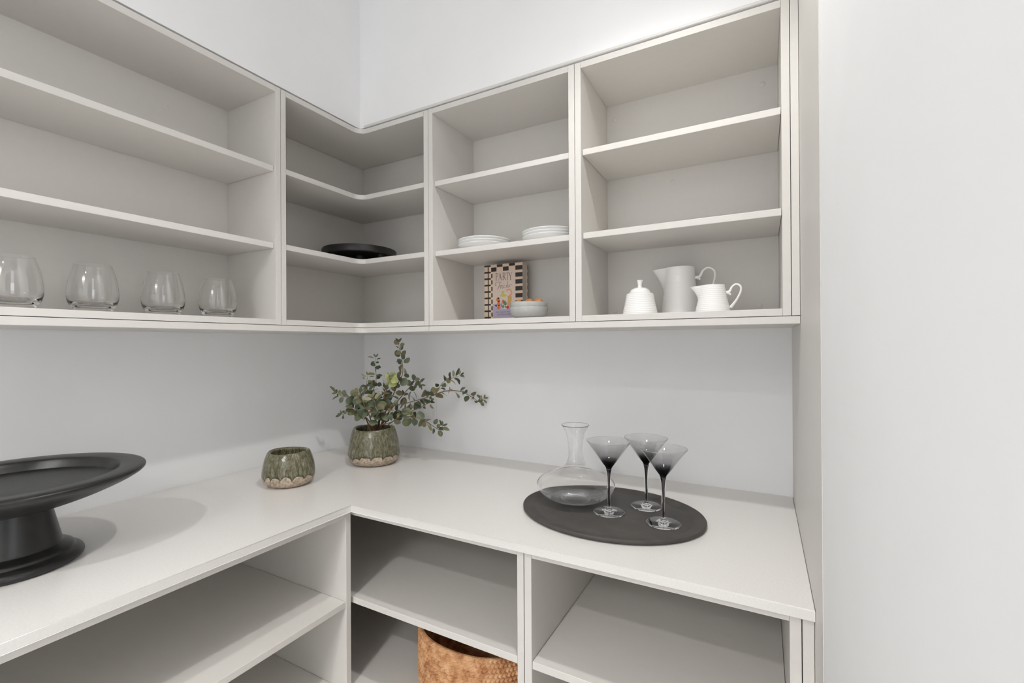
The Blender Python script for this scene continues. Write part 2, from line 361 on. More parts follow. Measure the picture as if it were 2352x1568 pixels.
# two units on the back wall
def back_unit(label, x0, x1, xi0, xi1, caps):
    t = thing('wall_cabinet', label, 'cabinet', ((x0+x1)/2, -DU/2, 1.3732), group='open wall cabinets')
    box('side_panel', x0, xi0, -DU, -0.002, 1.3732, 2.042, M_CAB, t); box('side_panel', xi1, x1, -DU, -0.002, 1.3732, 2.042, M_CAB, t)
    box('bottom_panel', xi0+0.0002, xi1-0.0002, -DU, -0.002, *Z_BOT, M_CAB, t); box('top_panel', xi0+0.0002, xi1-0.0002, -DU, -0.002, *Z_TOP, M_CAB, t)
    box('back_panel', xi0+0.0002, xi1-0.0002, -BK, -0.080, Z_BOT[1], Z_TOP[0], M_CAB, t, 0)
    for z in (Z_S1, Z_S2): box('shelf', xi0+0.0008, xi1-0.0008, -DU+0.0105, -BK-0.0005, *z, M_CAB, t, 0.001)
    for c in caps: cap(t, *c)
back_unit('open wall cabinet on the back wall, holding the plates and the cookbook', 0.6163, 1.0943, 0.632, 1.078, [])
back_unit('open wall cabinet at the right end of the back wall, holding the white jugs', 1.0957, 1.5735, 1.112, 1.558,
          [((1.135, -BK, 1.985), 'y-'), ((1.525, -BK, 1.985), 'y-'), ((1.545-0.03, -BK, 1.412), 'y-'), ((1.135, -BK, 1.412), 'y-'), ((1.30, -BK, 1.77), 'y-')])
tag(box('filler_strip', 1.5747, XE-0.0006, -DU, -DU+0.02, 1.3732, 2.042, M_CAB), 'narrow upright filler strip right of the jug cabinet', 'panel')
# boards under the wall cabinets
pts = [(0.001, -0.001), (0.001, -1.58), (DU, -1.58)]
for i in range(9):
    a = PI - (PI/2)*i/8; pts.append((DU+0.03+0.03*math.cos(a), -DU-0.03+0.03*math.sin(a)))
pts += [(0.6153, -DU), (0.6153, -0.001)]
tag(prism('underside_board', pts, 1.356, 1.3718, M_CAB, bev=0.0007), 'warm grey board under the left and corner wall cabinets, with a curved inner corner', 'panel')
tag(box('underside_board', 0.6163, XE-0.0006, -DU, -0.001, 1.356, 1.3718, M_CAB), 'warm grey board under the two back wall cabinets', 'panel')
# full height gable at the right end
tag(box('end_panel', XE, XE+0.016, NY+0.0045, -0.0005, 0.0005, CEIL-0.001, M_CAB, bev=0.0005), 'tall warm grey end panel standing between the cabinets and the right white wall', 'panel')

# ------------------------------------------------------------------ worktop and base cabinets
DL, DR = 0.5765, 0.600; ZC = 0.900
tag(prism('worktop', [(0.0006, -0.0006), (0.0006, -1.605), (DL, -1.605), (DL, -DR), (XE-0.0006, -DR), (XE-0.0006, -0.0006)], 0.882, ZC, M_STONE, bev=0.0016, seg=3),
    'L shaped pale stone worktop running along the left and back walls', 'worktop')
FX, FY = 0.566, -0.583
B_TOP = (0.866, 0.8815); B_S1 = (0.633, 0.649); B_S2 = (0.403, 0.419); B_BOT = (0.100, 0.116)
t = thing('base_cabinet', 'open base cabinet under the left run of the worktop', 'cabinet', (0.28, -0.95, 0.0), group='open base cabinets')
box('side_panel', 0.002, FX, -0.607, -0.591, 0.0005, 0.8815, M_CAB, t, 0.001); box('side_panel', 0.002, FX, -1.600, -1.584, 0.0005, 0.8815, M_CAB, t)
box('top_rail', FX-0.10, FX, -1.584, -0.6072, *B_TOP, M_CAB, t); box('bottom_panel', 0.002, FX, -1.584, -0.6072, *B_BOT, M_CAB, t)
box('back_panel', 0.002, 0.018, -1.584, -0.6072, 0.116, 0.8815, M_CAB, t, 0)
for z in (B_S1, B_S2): box('shelf', 0.0185, FX-0.002, -1.583, -0.6078, *z, M_CAB, t, 0.001)
box('kickboard', FX-0.06, FX-0.044, -1.584, -0.6072, 0.0005, 0.0998, M_CAB, t, 0)
def base_unit(label, x0, x1, xi0, xi1):
    t = thing('base_cabinet', label, 'cabinet', ((x0+x1)/2, -0.3, 0.0), group='open base cabinets')
    box('side_panel', x0, xi0, FY, -0.002, 0.0005, 0.8815, M_CAB, t); box('side_panel', xi1, x1, FY, -0.002, 0.0005, 0.8815, M_CAB, t)
    box('top_rail', xi0+0.0002, xi1-0.0002, FY, FY+0.10, *B_TOP, M_CAB, t); box('bottom_panel', xi0+0.0002, xi1-0.0002, FY, -0.002, *B_BOT, M_CAB, t)
    box('back_panel', xi0+0.0002, xi1-0.0002, -0.018, -0.002, 0.116, 0.8815, M_CAB, t, 0)
    for z in (B_S1, B_S2): box('shelf', xi0+0.0008, xi1-0.0008, FY+0.0015, -0.0185, *z, M_CAB, t, 0.001)
    box('kickboard', xi0, xi1, FY+0.044, FY+0.06, 0.0005, 0.0998, M_CAB, t, 0)
    return t
base_unit('open base cabinet in the corner, holding the woven basket', 0.002, 1.0716, 0.018, 1.0562)
base_unit('empty open base cabinet at the right end under the tray', 1.0734, 1.5720, 1.0900, 1.5556)
tag(box('filler_strip', 1.5734, XE-0.0006, FY, FY+0.02, 0.0005, 0.8815, M_CAB), 'narrow upright filler strip under the right end of the worktop', 'panel')

# ------------------------------------------------------------------ power outlet behind the plant
t = thing('power_outlet', 'white double power outlet on the back wall behind the plant', 'outlet', (0.325, -0.0005, 1.056))
bm = bmesh.new(); add_box(bm, -0.066, 0.066, -0.009, 0, -0.0455, 0.0455, 0.003); link('plate', bm, M_PLASTIC, t)
for x in (-0.030, 0.030):
    bm = bmesh.new(); add_box(bm, x-0.020, x+0.020, -0.0105, -0.0092, -0.030, 0.006, 0.0005); link('socket', bm, M_PLASTIC, t)
    bm = bmesh.new(); add_box(bm, x-0.006, x+0.006, -0.0125, -0.0092, 0.014, 0.032, 0.001); link('rocker_switch', bm, M_PLASTIC, t)

# ------------------------------------------------------------------ stemless glasses on the left wall cabinet
def stemless(label, x, y):
    t = thing('stemless_glass', label, 'glass', (x, y, 1.3887), group='clear stemless glasses on the left wall cabinet')
    outer = ring_z([(0.0265, 0.0), (0.0325, 0.006), (0.0405, 0.020), (0.0437, 0.036), (0.0425, 0.055), (0.0385, 0.080), (0.0315, 0.1045)], 6)
    inner = ring_z([(0.0307, 0.1045), (0.0376, 0.080), (0.0415, 0.055), (0.0426, 0.037), (0.0390, 0.024), (0.0330, 0.017)], 6)
    bm = lathe([(0, 0.0012), (0.020, 0.0006), (0.0255, 0.0)] + outer + inner + [(0.022, 0.0145), (0, 0.0135)], 80)
    link('bowl', bm, M_GLASSB, t, True)
stemless('clear stemless glass nearest the corner on the left wall cabinet', 0.240, -0.745)
stemless('clear stemless glass second from the corner on the left wall cabinet', 0.240, -0.873)
stemless('clear stemless glass third from the corner on the left wall cabinet', 0.240, -1.007)
stemless('clear stemless glass farthest from the corner, cut by the left picture edge', 0.240, -1.130)

# ------------------------------------------------------------------ black round stand on the corner shelf
t = thing('round_stand', 'low black round footed stand on the corner cabinet shelf', 'stand', (0.228, -0.238, Z_S1[1]+0.0002))
bm = lathe([(0, 0.035), (0.118, 0.035), (0.1265, 0.0305), (0.130, 0.033), (0.130, 0.052), (0.128, 0.055), (0.124, 0.055), (0.121, 0.050), (0, 0.049)], 96); link('plate', bm, M_BLACK, t, True)
for a in (0.22, 1.95, 3.62):
    bm = lathe([(0, 0), (0.013, 0), (0.015, 0.004), (0.012, 0.015), (0.016, 0.0345), (0, 0.0345)], 20)
    link('foot', bm, M_BLACK, t, True, loc=(0.088*math.cos(a), 0.088*math.sin(a), 0))
bm = lathe([(0, 0.018), (0.020, 0.019), (0.022, 0.024), (0.022, 0.0348), (0, 0.0348)], 24); link('hub', bm, M_BLACK, t, True)

# ------------------------------------------------------------------ plates
def plate(label, x, y, z):
    t = lathe([(0, 0.0), (0.050, 0.0), (0.052, 0.0008), (0.053, 0.0028), (0.070, 0.0105), (0.0815, 0.0190), (0.0840, 0.0212), (0.0842, 0.0226), (0.0832, 0.0230), (0.0800, 0.0215), (0.068, 0.0135), (0.056, 0.0065), (0.050, 0.0050), (0, 0.0045)], 80)
    o = link('side_plate', t, M_PORC2, None, True, loc=(x, y, z))
    tag(o, label, 'plate', 'white plates on the middle shelf')
for x, y, s in ((0.744, -0.205, 'left'), (0.972, -0.205, 'right')):
    for k, nm in enumerate(('bottom', 'middle', 'top')):
        plate('white side plate, %s one of the %s stack of three' % (nm, s), x, y, Z_S1[1]+0.0003+k*0.0082)

# ------------------------------------------------------------------ cookbook
BX0, BX1, BY = 0.7172, 0.8585, -0.163; BH = 0.1840; BZ = Z_BOT[1]+0.0004
t = thing('cookbook', 'cookbook with black and cream checked cover standing behind the grey bowls', 'book', (BX0, BY, BZ))
M_CREAM = simple('cover_cream', (0.70, 0.54, 0.42), 0.45); M_PANEL = simple('cover_pale_pink', (0.66, 0.54, 0.46), 0.45)
M_INK = simple('cover_black', (0.022, 0.016, 0.012), 0.4); M_LILAC = simple('cover_lilac', (0.42, 0.38, 0.50), 0.45); M_TXT = simple('cover_grey_ink', (0.10, 0.085, 0.075), 0.5)
M_ORG = simple('cover_orange', (0.72, 0.16, 0.03), 0.45); M_YEL = simple('cover_yellow_green', (0.52, 0.50, 0.12), 0.45); M_GRN = simple('cover_green', (0.14, 0.22, 0.08), 0.45)
M_TAN = simple('cover_tan', (0.60, 0.34, 0.13), 0.45); M_RED = simple('cover_red', (0.62, 0.02, 0.02), 0.4); M_PALE = simple('cover_pale_grey', (0.62, 0.60, 0.56), 0.45); M_PINK = simple('cover_prawn', (0.75, 0.30, 0.17), 0.45)
BW = BX1-BX0; BT = 0.034
bm = bmesh.new(); add_box(bm, 0, BW, -0.0012, 0.0012, 0, BH, 0.0004); link('front_cover', bm, M_CREAM, t)
bm = bmesh.new(); add_box(bm, 0, BW, BT-0.0024, BT, 0, BH, 0.0004); bc = link('back_cover', bm, M_CREAM, t)
bm = bmesh.new()
for k in range(10): add_box(bm, BW-0.0002, BW+0.0001, BT-0.0023, BT-0.0001, BH-0.018-k*0.0215, BH-0.0055-k*0.0215)
link('edge_stripes', bm, M_INK, bc)
bm = bmesh.new(); add_box(bm, -0.0012, 0.0012, 0, BT, 0, BH, 0.0004); link('spine', bm, M_CREAM, t)
bm = bmesh.new(); add_box(bm, 0.002, BW-0.004, 0.0014, BT-0.0026, 0.003, BH-0.003); link('pages', bm, M_PAPER, t)
SX = BW/905.0; SY = BH/1250.0
def poly(bm, pts, d):
    vs = [bm.verts.new((x, -0.00125-d, z)) for x, z in pts]; bm.faces.new(vs)
def cv(x, y, raw=True):            # cover print position measured on the cover itself
    return ((x-150)*SX, BH - (y-(230-(x-150)*0.1105))*SY)
def rect(bm, x0, x1, v0, v1, d=0.00005):   # v measured down from the cover's top edge
    X0, X1 = (x0-150)*SX, (x1-150)*SX
    poly(bm, [(X0, BH-v1*SY), (X1, BH-v1*SY), (X1, BH-v0*SY), (X0, BH-v0*SY)], d)
def flat(name, fn, m, parent):
    bm = bmesh.new(); fn(bm); me = bpy.data.meshes.new(name); 
    for f in bm.faces:
        f.normal_update()
        if f.normal.y > 0: f.normal_flip()
    bm.to_mesh(me); bm.free(); me.materials.append(m)
    o = bpy.data.objects.new(name, me); o.parent = parent; C.objects.link(o); return o
cover = t.children[0]
flat('cover_panel', lambda bm: rect(bm, 356, 889, 150, 865, 0.00004), M_PANEL, cover)
flat('cover_panel', lambda bm: rect(bm, 356, 889, 865, 1170, 0.00004), M_LILAC, cover)
def checks(bm):
    for k in range(9): rect(bm, 150, 306, max(0, 143*k-2), 143*k+36)
    rect(bm, 234, 258, 0, 1250, 0.00008)
    for k in range(8): rect(bm, 318, 350, 195+143*k, 287+143*k)
    rect(bm, 455, 590, 0, 56); rect(bm, 745, 880, 0, 56)
    rect(bm, 318, 448, 58, 150); rect(bm, 600, 735, 58, 150)
    for k in range(8): rect(bm, 890, 1053, 60+149*k, min(154+149*k, 1245))
    rect(bm, 325, 450, 1185, 1246); rect(bm, 608, 740, 1185, 1246); rect(bm, 880, 1010, 1222, 1246)
flat('cover_checks', checks, M_INK, cover)
def stroke(bm, pts, w, d=0.0001, sm=True):
    P = [Vector((*cv(x, y), 0)) for x, y in pts]
    if sm: P = spline([(q.x, q.y, 0) for q in P], 6)
    L_, R_ = [], []
    for i, q in enumerate(P):
        tn = (P[min(i+1, len(P)-1)] - P[max(i-1, 0)]).normalized(); n = Vector((-tn.y, tn.x, 0))
        L_.append(q + n*w/2*SX); R_.append(q - n*w/2*SX)
    for i in range(len(P)-1):
        poly(bm, [(L_[i].x, L_[i].y), (L_[i+1].x, L_[i+1].y), (R_[i+1].x, R_[i+1].y), (R_[i].x, R_[i].y)], d)
def party(bm):
    S = lambda *a, w=9, sm=False: stroke(bm, a, w, sm=sm)
    # P
    S((440, 392), (440, 548), w=13); S((424, 393), (442, 391), w=6); S((424, 549), (458, 545), w=6)
    S((440, 392), (470, 392), (484, 425), (472, 460), (442, 468), w=9, sm=True)
    # A
    S((530, 382), (498, 542), w=7); S((530, 382), (562, 535), w=14); S((510, 488), (552, 482), w=6); S((488, 543), (508, 541), w=6); S((552, 537), (574, 534), w=6)
    # R
    S((602, 376), (602, 530), w=13); S((586, 377), (604, 375), w=6); S((588, 532), (618, 528), w=6)
    S((602, 375), (632, 374), (646, 402), (634, 436), (604, 447), w=9, sm=True); S((622, 446), (664, 524), w=13)
    # T
    S((700, 368), (700, 524), w=13); S((662, 371), (738, 363), w=7); S((663, 371), (661, 396), w=5); S((738, 363), (740, 386), w=5); S((684, 526), (716, 522), w=6)
    # Y
    S((742, 363), (776, 442), w=13); S((812, 356), (778, 442), w=6); S((777, 440), (777, 518), w=13); S((762, 520), (794, 516), w=6); S((730, 366), (756, 362), w=6); S((800, 358), (822, 355), w=6)
flat('cover_title', party, M_TXT, cover)
def tricks(bm):
    S = lambda *a, w=8: stroke(bm, a, w)
    S((448, 640), (420, 660), (412, 628), (440, 592), (500, 576), (548, 584), (578, 572), w=8)     # T bar
    S((530, 585), (512, 650), (488, 712), (466, 742), w=10)                                         # T stem
    S((524, 700), (548, 650), (546, 690), (536, 724), w=8); S((546, 662), (566, 642), (580, 646), w=8)    # r
    S((590, 640), (578, 690), (592, 712), (606, 690), w=8); S((596, 612), (600, 606), w=10)         # i
    S((648, 640), (626, 644), (616, 680), (632, 702), (656, 682), w=8)                              # c
    S((716, 550), (700, 610), (682, 664), (672, 694), w=9); S((676, 668), (712, 630), (700, 650), (688, 656), (712, 686), (728, 672), w=7)   # k
    S((752, 616), (738, 636), (758, 660), (740, 676), (726, 668), w=8); S((758, 640), (780, 626), (802, 628), w=6)   # s
flat('cover_title', tricks, M_TXT, cover)
def blob(bm, cx, cy, rx, ry, n=14, d=0.0001, rot=0.0):
    c0 = cv(cx, cy); pts = []
    for i in range(n):
        a = 2*PI*i/n; px, py = rx*math.cos(a), ry*math.sin(a)
        pts.append((c0[0] + (px*math.cos(rot)-py*math.sin(rot))*SX, c0[1] + (px*math.sin(rot)+py*math.cos(rot))*SY))
    poly(bm, pts, d)
def q(bm, *pts, d=0.0001): poly(bm, [cv(x, y) for x, y in pts], d)
flat('cover_picture', lambda bm: (blob(bm, 612, 850, 108, 46), q(bm, (600, 880), (622, 880), (616, 1060), (606, 1060))), M_PALE, cover)
flat('cover_picture', lambda bm: (blob(bm, 604, 866, 86, 32, d=0.00013), blob(bm, 596, 805, 40, 36, d=0.00016, rot=0.8)), M_YEL, cover)
flat('cover_picture', lambda bm: (q(bm, (610, 960), (700, 1060), (690, 1160), (560, 1160), (560, 1080)),), M_PALE, cover)
flat('cover_picture', lambda bm: (blob(bm, 640, 1030, 40, 60, d=0.00013, rot=0.5), blob(bm, 600, 1110, 26, 36, d=0.00013), blob(bm, 655, 1110, 22, 20, d=0.00013)), M_GRN, cover)
flat('cover_picture', lambda bm: (blob(bm, 480, 965, 44, 42), blob(bm, 494, 1045, 36, 52), blob(bm, 492, 1140, 36, 40)), M_ORG, cover)
flat('cover_picture', lambda bm: (blob(bm, 490, 935, 26, 18, d=0.00014), blob(bm, 498, 1000, 34, 15, d=0.00014), blob(bm, 500, 1090, 30, 12, d=0.00014), q(bm, (395, 1095), (452, 1075), (452, 1130), d=0.00014)), M_INK, cover)
flat('cover_picture', lambda bm: [blob(bm, 752+8*math.sin(k), 880+k*30, 50, 21, d=0.0001+k*0.00001) for k in range(7)], M_TAN, cover)
flat('cover_picture', lambda bm: stroke(bm, [(682, 765), (715, 735), (765, 732), (800, 775), (795, 830), (762, 850)], 30, 0.0002), M_PINK, cover)
flat('cover_picture', lambda bm: (blob(bm, 708, 1118, 34, 34, d=0.0002), q(bm, (590, 960), (606, 960), (560, 1130), (545, 1130), d=0.00018)), M_RED, cover)
def words(body, x, y, size, w):
    cu = bpy.data.curves.new('cover_words', 'FONT'); cu.body = body; cu.size = 1.0; cu.align_x = 'CENTER'
    o = bpy.data.objects.new('cover_words', cu); C.objects.link(o); bpy.context.view_layer.update()
    me = bpy.data.meshes.new_from_object(o.evaluated_get(bpy.context.evaluated_depsgraph_get())); bpy.data.objects.remove(o)
    wid = max(v.co.x for v in me.vertices) - min(v.co.x for v in me.vertices); c0 = cv(x, y)
    for v in me.vertices:
        v.co = Vector((c0[0] + v.co.x*w*SX/wid, -0.0014, c0[1] + v.co.y*size*SY))
    me.materials.clear(); me.materials.append(M_TXT); o2 = bpy.data.objects.new('cover_words', me); o2.parent = cover; C.objects.link(o2)
words('EASY, ELEGANT RECIPES', 620, 1240, 42, 390); words('SNACKING AT BEST', 620, 1292, 42, 320)

# ------------------------------------------------------------------ grey bowls with brown biscuits
BWX, BWY = 0.920, -0.245
def bowl(label, z, rad, h):
    s = rad/0.057
    bm = lathe([(0, 0.0), (0.034*s, 0.0)] + ring_z([(0.036*s, 0.001), (0.0475*s, 0.0075), (0.0545*s, 0.0170), (0.0568*s, 0.0260), (0.0572*s, h-0.002)], 4)
               + [(0.0570*s, h-0.0006), (0.0560*s, h), (0.0548*s, h-0.001)] + ring_z([(0.0535*s, 0.0260), (0.0500*s, 0.0170), (0.0430*s, 0.0100), (0.030*s, 0.0060)], 4) + [(0, 0.005)], 72)
    o = link('stoneware_bowl', bm, M_BOWL, None, True, loc=(BWX, BWY, z)); tag(o, label, 'bowl', 'stacked grey bowls')
bowl('glossy grey bowl, lower of the stacked pair beside the cookbook', Z_BOT[1]+0.0004, 0.0560, 0.0335)
bowl('glossy grey bowl, upper of the stacked pair, filled with brown biscuits', Z_BOT[1]+0.0004+0.0135, 0.0548, 0.0335)
BZ2 = Z_BOT[1] + 0.0180
def biscuit(label, dx, dy, z, r, rx, ry):
    bm = lathe([(0, -0.006), (r*0.8, -0.006), (r, -0.002), (r, 0.003), (r*0.75, 0.006), (0, 0.0068)], 24)
    o = link('round_biscuit', bm, M_BISC, None, True, loc=(BWX+dx, BWY+dy, z)); o.rotation_euler = (rx, ry, 0)
    tag(o, label, 'biscuit', 'brown biscuits in the grey bowl')
biscuit('flat brown biscuit leaning at the left side of the grey bowl', -0.031, -0.012, BZ2+0.0305, 0.0125, 0.3, -0.25)
biscuit('raised brown biscuit standing at the back middle of the grey bowl', -0.006, 0.014, BZ2+0.0345, 0.0115, 0.5, 0.1)
biscuit('dark brown biscuit at the right side of the grey bowl', 0.032, -0.002, BZ2+0.0325, 0.0115, 0.35, 0.2)
biscuit('brown biscuit lying low in the middle of the grey bowl', 0.004, -0.018, BZ2+0.0190, 0.0125, 0.1, 0.05)

# ------------------------------------------------------------------ white porcelain on the right wall cabinet
def ribs(prof, amp=0.00022, step=0.0046):
    out = []
    for r, z in ring_z(prof, 34): out.append((r + (amp*math.sin(2*PI*z/step) if r > 0.012 else 0), z))
    return out
ZP = Z_BOT[1] + 0.0004
t = thing('sugar_bowl', 'white ribbed porcelain sugar bowl with knobbed lid, left of the jugs', 'sugar bowl', (1.2415, -0.245, ZP))
bm = lathe([(0, 0)] + ribs([(0.0445, 0.0), (0.0430, 0.010), (0.0385, 0.030), (0.0345, 0.0535)]) + [(0.0338, 0.0544), (0.032, 0.052), (0.038, 0.020), (0.040, 0.006), (0, 0.005)], 72); link('bowl', bm, M_PORC, t, True)
bm = lathe([(0.0, 0.0540)] + [(0.0340, 0.0546)] + ring_z([(0.0338, 0.0552), (0.0290, 0.0572), (0.0258, 0.0600), (0.0225, 0.0655), (0.0130, 0.0706), (0.0, 0.0718)], 6), 64); lid = link('lid', bm, M_PORC, t, True)
bm = lathe(ring_z([(0.0, 0.0712), (0.0055, 0.0715), (0.0050, 0.0765), (0.0068, 0.0865), (0.0078, 0.0895), (0.0062, 0.0908), (0.0, 0.0912)], 5), 32); link('knob', bm, M_PORC, lid, True)
def jug(label, x, y, s, prof, top, spout_len, hz0, hx, hpts, mat_, rot):
    t = thing('milk_jug', label, 'jug', (x, y, ZP), rot, group='white porcelain jugs')
    outer = ribs(prof); n = 80
    bm = bmesh.new(); rings = []
    def shape(r, z, i):
        a = 2*PI*i/n; rr = r
        h = prof[-1][1]; w = max(0.0, (z - h*0.45)/(h*0.55))
        da = abs(((a-PI+PI) % (2*PI)) - PI)              # spout points along -x (a = pi)
        g = math.exp(-(da/0.32)**2)*(w**1.5)
        rr += spout_len*g
        zz = z - g*top*w
        return (rr*math.cos(a), rr*math.sin(a), zz)
    inner = [(r-0.0022, z) for r, z in reversed(outer) if z > 0.006]
    allp = [(0, 0)] + outer + inner + [(0, 0.005)]
    for r, z in allp:
        if r <= 0: rings.append([bm.verts.new((0, 0, z))])
        else: rings.append([bm.verts.new(shape(r, z, i)) for i in range(n)])
    for a, b in zip(rings[:-1], rings[1:]):
        for i in range(n):
            j = (i+1) % n
            if len(a) == 1: bm.faces.new((a[0], b[i], b[j]))
            elif len(b) == 1: bm.faces.new((a[i], a[j], b[0]))
            else: bm.faces.new((a[i], a[j], b[j], b[i]))
    link('body', bm, mat_, t, True)
    bm = bmesh.new(); P = spline([(px, 0, pz) for px, pz in hpts], 8)
    k = len(P); tube(bm, P, [0.0042*s*(1.35 - 0.55*min(1, 4*i/k)) if i < k*0.6 else 0.0042*s*(0.8 + 0.5*max(0, (i/k-0.8)*5)) for i in range(k)], 12, (1, 0.8))
    # thumb spur below the upper joint and the little tip on the loop
    x0, z0 = hpts[0]
    tube(bm, spline([(x0+0.004*s, 0, z0+0.001), (x0+0.010*s, 0, z0-0.003*s), (x0+0.015*s, 0, z0-0.0085*s)], 4), [0.0050*s]*4+[0.0035*s]*3+[0.001*s]*2, 10)
    link('handle', bm, mat_, t, True)
# large jug: loop handle whose lower end runs down behind the creamer
jug('large white porcelain jug with loop handle, tallest of the white set', 1.3258, -0.1475, 1.0,
    [(0.0498, 0.0), (0.0490, 0.012), (0.0445, 0.050), (0.0400, 0.088), (0.0378, 0.1290)], 0.002, 0.036, 0, 0,
    [(0.0380, 0.1010), (0.0500, 0.1035), (0.0580, 0.1180), (0.0710, 0.1250), (0.0850, 0.1160), (0.0865, 0.0960), (0.0770, 0.0670), (0.0590, 0.0320), (0.0475, 0.0190)], M_PORC, 0)
jug('small white porcelain creamer with loop handle, right of the large jug', 1.4150, -0.245, 0.8,
    [(0.0395, 0.0), (0.0380, 0.010), (0.0315, 0.040), (0.0275, 0.0660)], 0.0015, 0.024, 0, 0,
    [(0.0285, 0.0470), (0.0370, 0.0500), (0.0420, 0.0600), (0.0510, 0.0660), (0.0600, 0.0610), (0.0610, 0.0490), (0.0520, 0.0290), (0.0390, 0.0110)], M_PORC, 0)

# ------------------------------------------------------------------ glazed vases
def pot(name, label, x, y, prof_out, prof_in, cat):
    t = thing(name, label, cat, (x, y, ZC+0.0004))
    o_ = ring_z(prof_out, 8); i_ = ring_z(prof_in, 6)
    bm = lathe([(0, 0.001)] + o_ + i_ + [(0, i_[-1][1])], 96)
    # hand thrown wobble
    for v in bm.verts:
        a = math.atan2(v.co.y, v.co.x); k = 1 + 0.012*math.sin(2*a+0.6) + 0.008*math.sin(3*a+2)
        v.co.x *= k; v.co.y *= k
        if v.co.z > 0.05: v.co.z += 0.0015*math.sin(2*a+1)*(v.co.z-0.05)/0.05
    link('body', bm, M_GLAZE, t, True)
    return t
pot('glazed_vase', 'empty squat green glazed vase with bare clay base, left of the plant', 0.2675, -0.556,
    [(0.048, 0.0), (0.0575, 0.003), (0.0680, 0.013), (0.0722, 0.028), (0.0712, 0.050), (0.0660, 0.075), (0.0595, 0.093), (0.0560, 0.0985)],
    [(0.0535, 0.0995), (0.0490, 0.0975), (0.0470, 0.093), (0.052, 0.075), (0.056, 0.04), (0.046, 0.012)], 'vase')
pv = pot('glazed_vase', 'green glazed vase with bare clay base holding the eucalyptus', 0.316, -0.258,
    [(0.058, 0.0), (0.068, 0.003), (0.0815, 0.014), (0.0868, 0.030), (0.0855, 0.055), (0.0800, 0.088), (0.0720, 0.116), (0.0685, 0.1232)],
    [(0.0660, 0.1245), (0.0620, 0.1225), (0.0600, 0.117), (0.066, 0.09), (0.070, 0.05), (0.055, 0.012)], 'vase')
# ------------------------------------------------------------------ eucalyptus stems and leaves
t = thing('eucalyptus_plant', 'bunch of green brown eucalyptus stems standing in the larger glazed vase', 'plant', (0.316, -0.258, 0.915))
o0 = Vector(t.location)
BR = [
 ([(0.308,-0.228,1.005), (0.334,-0.214,1.085), (0.356,-0.202,1.140), (0.370,-0.195,1.176), (0.384,-0.187,1.212), (0.376,-0.180,1.252), (0.366,-0.175,1.283), (0.360,-0.178,1.304), (0.359,-0.179,1.324)], 11, 1.0),
 ([(0.295,-0.235,1.005), (0.281,-0.220,1.082), (0.259,-0.209,1.137), (0.263,-0.196,1.177), (0.256,-0.189,1.229), (0.256,-0.189,1.269)], 9, 0.8),
 ([(0.281,-0.220,1.082), (0.275,-0.246,1.141), (0.278,-0.256,1.174), (0.282,-0.254,1.207)], 5, 0.8),
 ([(0.285,-0.240,1.005), (0.276,-0.268,1.072), (0.270,-0.283,1.113), (0.246,-0.296,1.129), (0.215,-0.313,1.135), (0.192,-0.314,1.144)], 8, 1.05),
 ([(0.281,-0.242,1.005), (0.247,-0.238,1.054), (0.202,-0.240,1.076), (0.158,-0.253,1.059), (0.150,-0.257,1.060)], 5, 0.8),
 ([(0.309,-0.227,1.005), (0.363,-0.221,1.091), (0.415,-0.193,1.109), (0.456,-0.170,1.122), (0.492,-0.140,1.137), (0.510,-0.119,1.177), (0.538,-0.103,1.193), (0.566,-0.088,1.203)], 13, 1.0),
 ([(0.492,-0.140,1.137), (0.524,-0.111,1.148), (0.558,-0.070,1.143), (0.588,-0.042,1.120), (0.609,-0.030,1.105), (0.625,-0.022,1.117)], 7, 0.85),
 ([(0.313,-0.225,1.005), (0.401,-0.235,1.057), (0.448,-0.220,1.066), (0.489,-0.198,1.052), (0.522,-0.180,1.029), (0.536,-0.172,1.020), (0.546,-0.167,1.033)], 9, 1.0),
 ([(0.308,-0.228,1.005), (0.320,-0.187,1.068), (0.339,-0.155,1.114), (0.368,-0.127,1.159), (0.385,-0.119,1.179), (0.402,-0.109,1.165)], 6, 1.0),
 ([(0.302,-0.231,1.005), (0.353,-0.249,1.122), (0.374,-0.249,1.177), (0.379,-0.247,1.200)], 5, 1.05),
 ([(0.299,-0.233,1.005), (0.344,-0.277,1.070), (0.358,-0.292,1.111), (0.349,-0.297,1.138)], 6, 1.1),
 ([(0.308,-0.228,1.005), (0.341,-0.176,1.072), (0.356,-0.145,1.061), (0.389,-0.116,1.076), (0.433,-0.092,1.100)], 7, 1.1),
 ([(0.292,-0.237,1.005), (0.316,-0.281,1.069), (0.310,-0.295,1.101), (0.300,-0.301,1.132), (0.286,-0.297,1.154)], 7, 1.1),
 ([(0.305,-0.232,1.005), (0.330,-0.250,1.050), (0.362,-0.258,1.080), (0.398,-0.250,1.108)], 5, 1.1),
 ([(0.300,-0.240,1.005), (0.290,-0.262,1.050), (0.262,-0.276,1.078), (0.238,-0.280,1.092)], 5, 1.05),
 ([(0.306,-0.228,1.005), (0.322,-0.232,1.075), (0.338,-0.236,1.120), (0.345,-0.232,1.165)], 6, 1.05),
 ([(0.315,-0.240,1.005), (0.352,-0.262,1.035), (0.400,-0.262,1.050), (0.432,-0.245,1.078)], 5, 1.1),
]
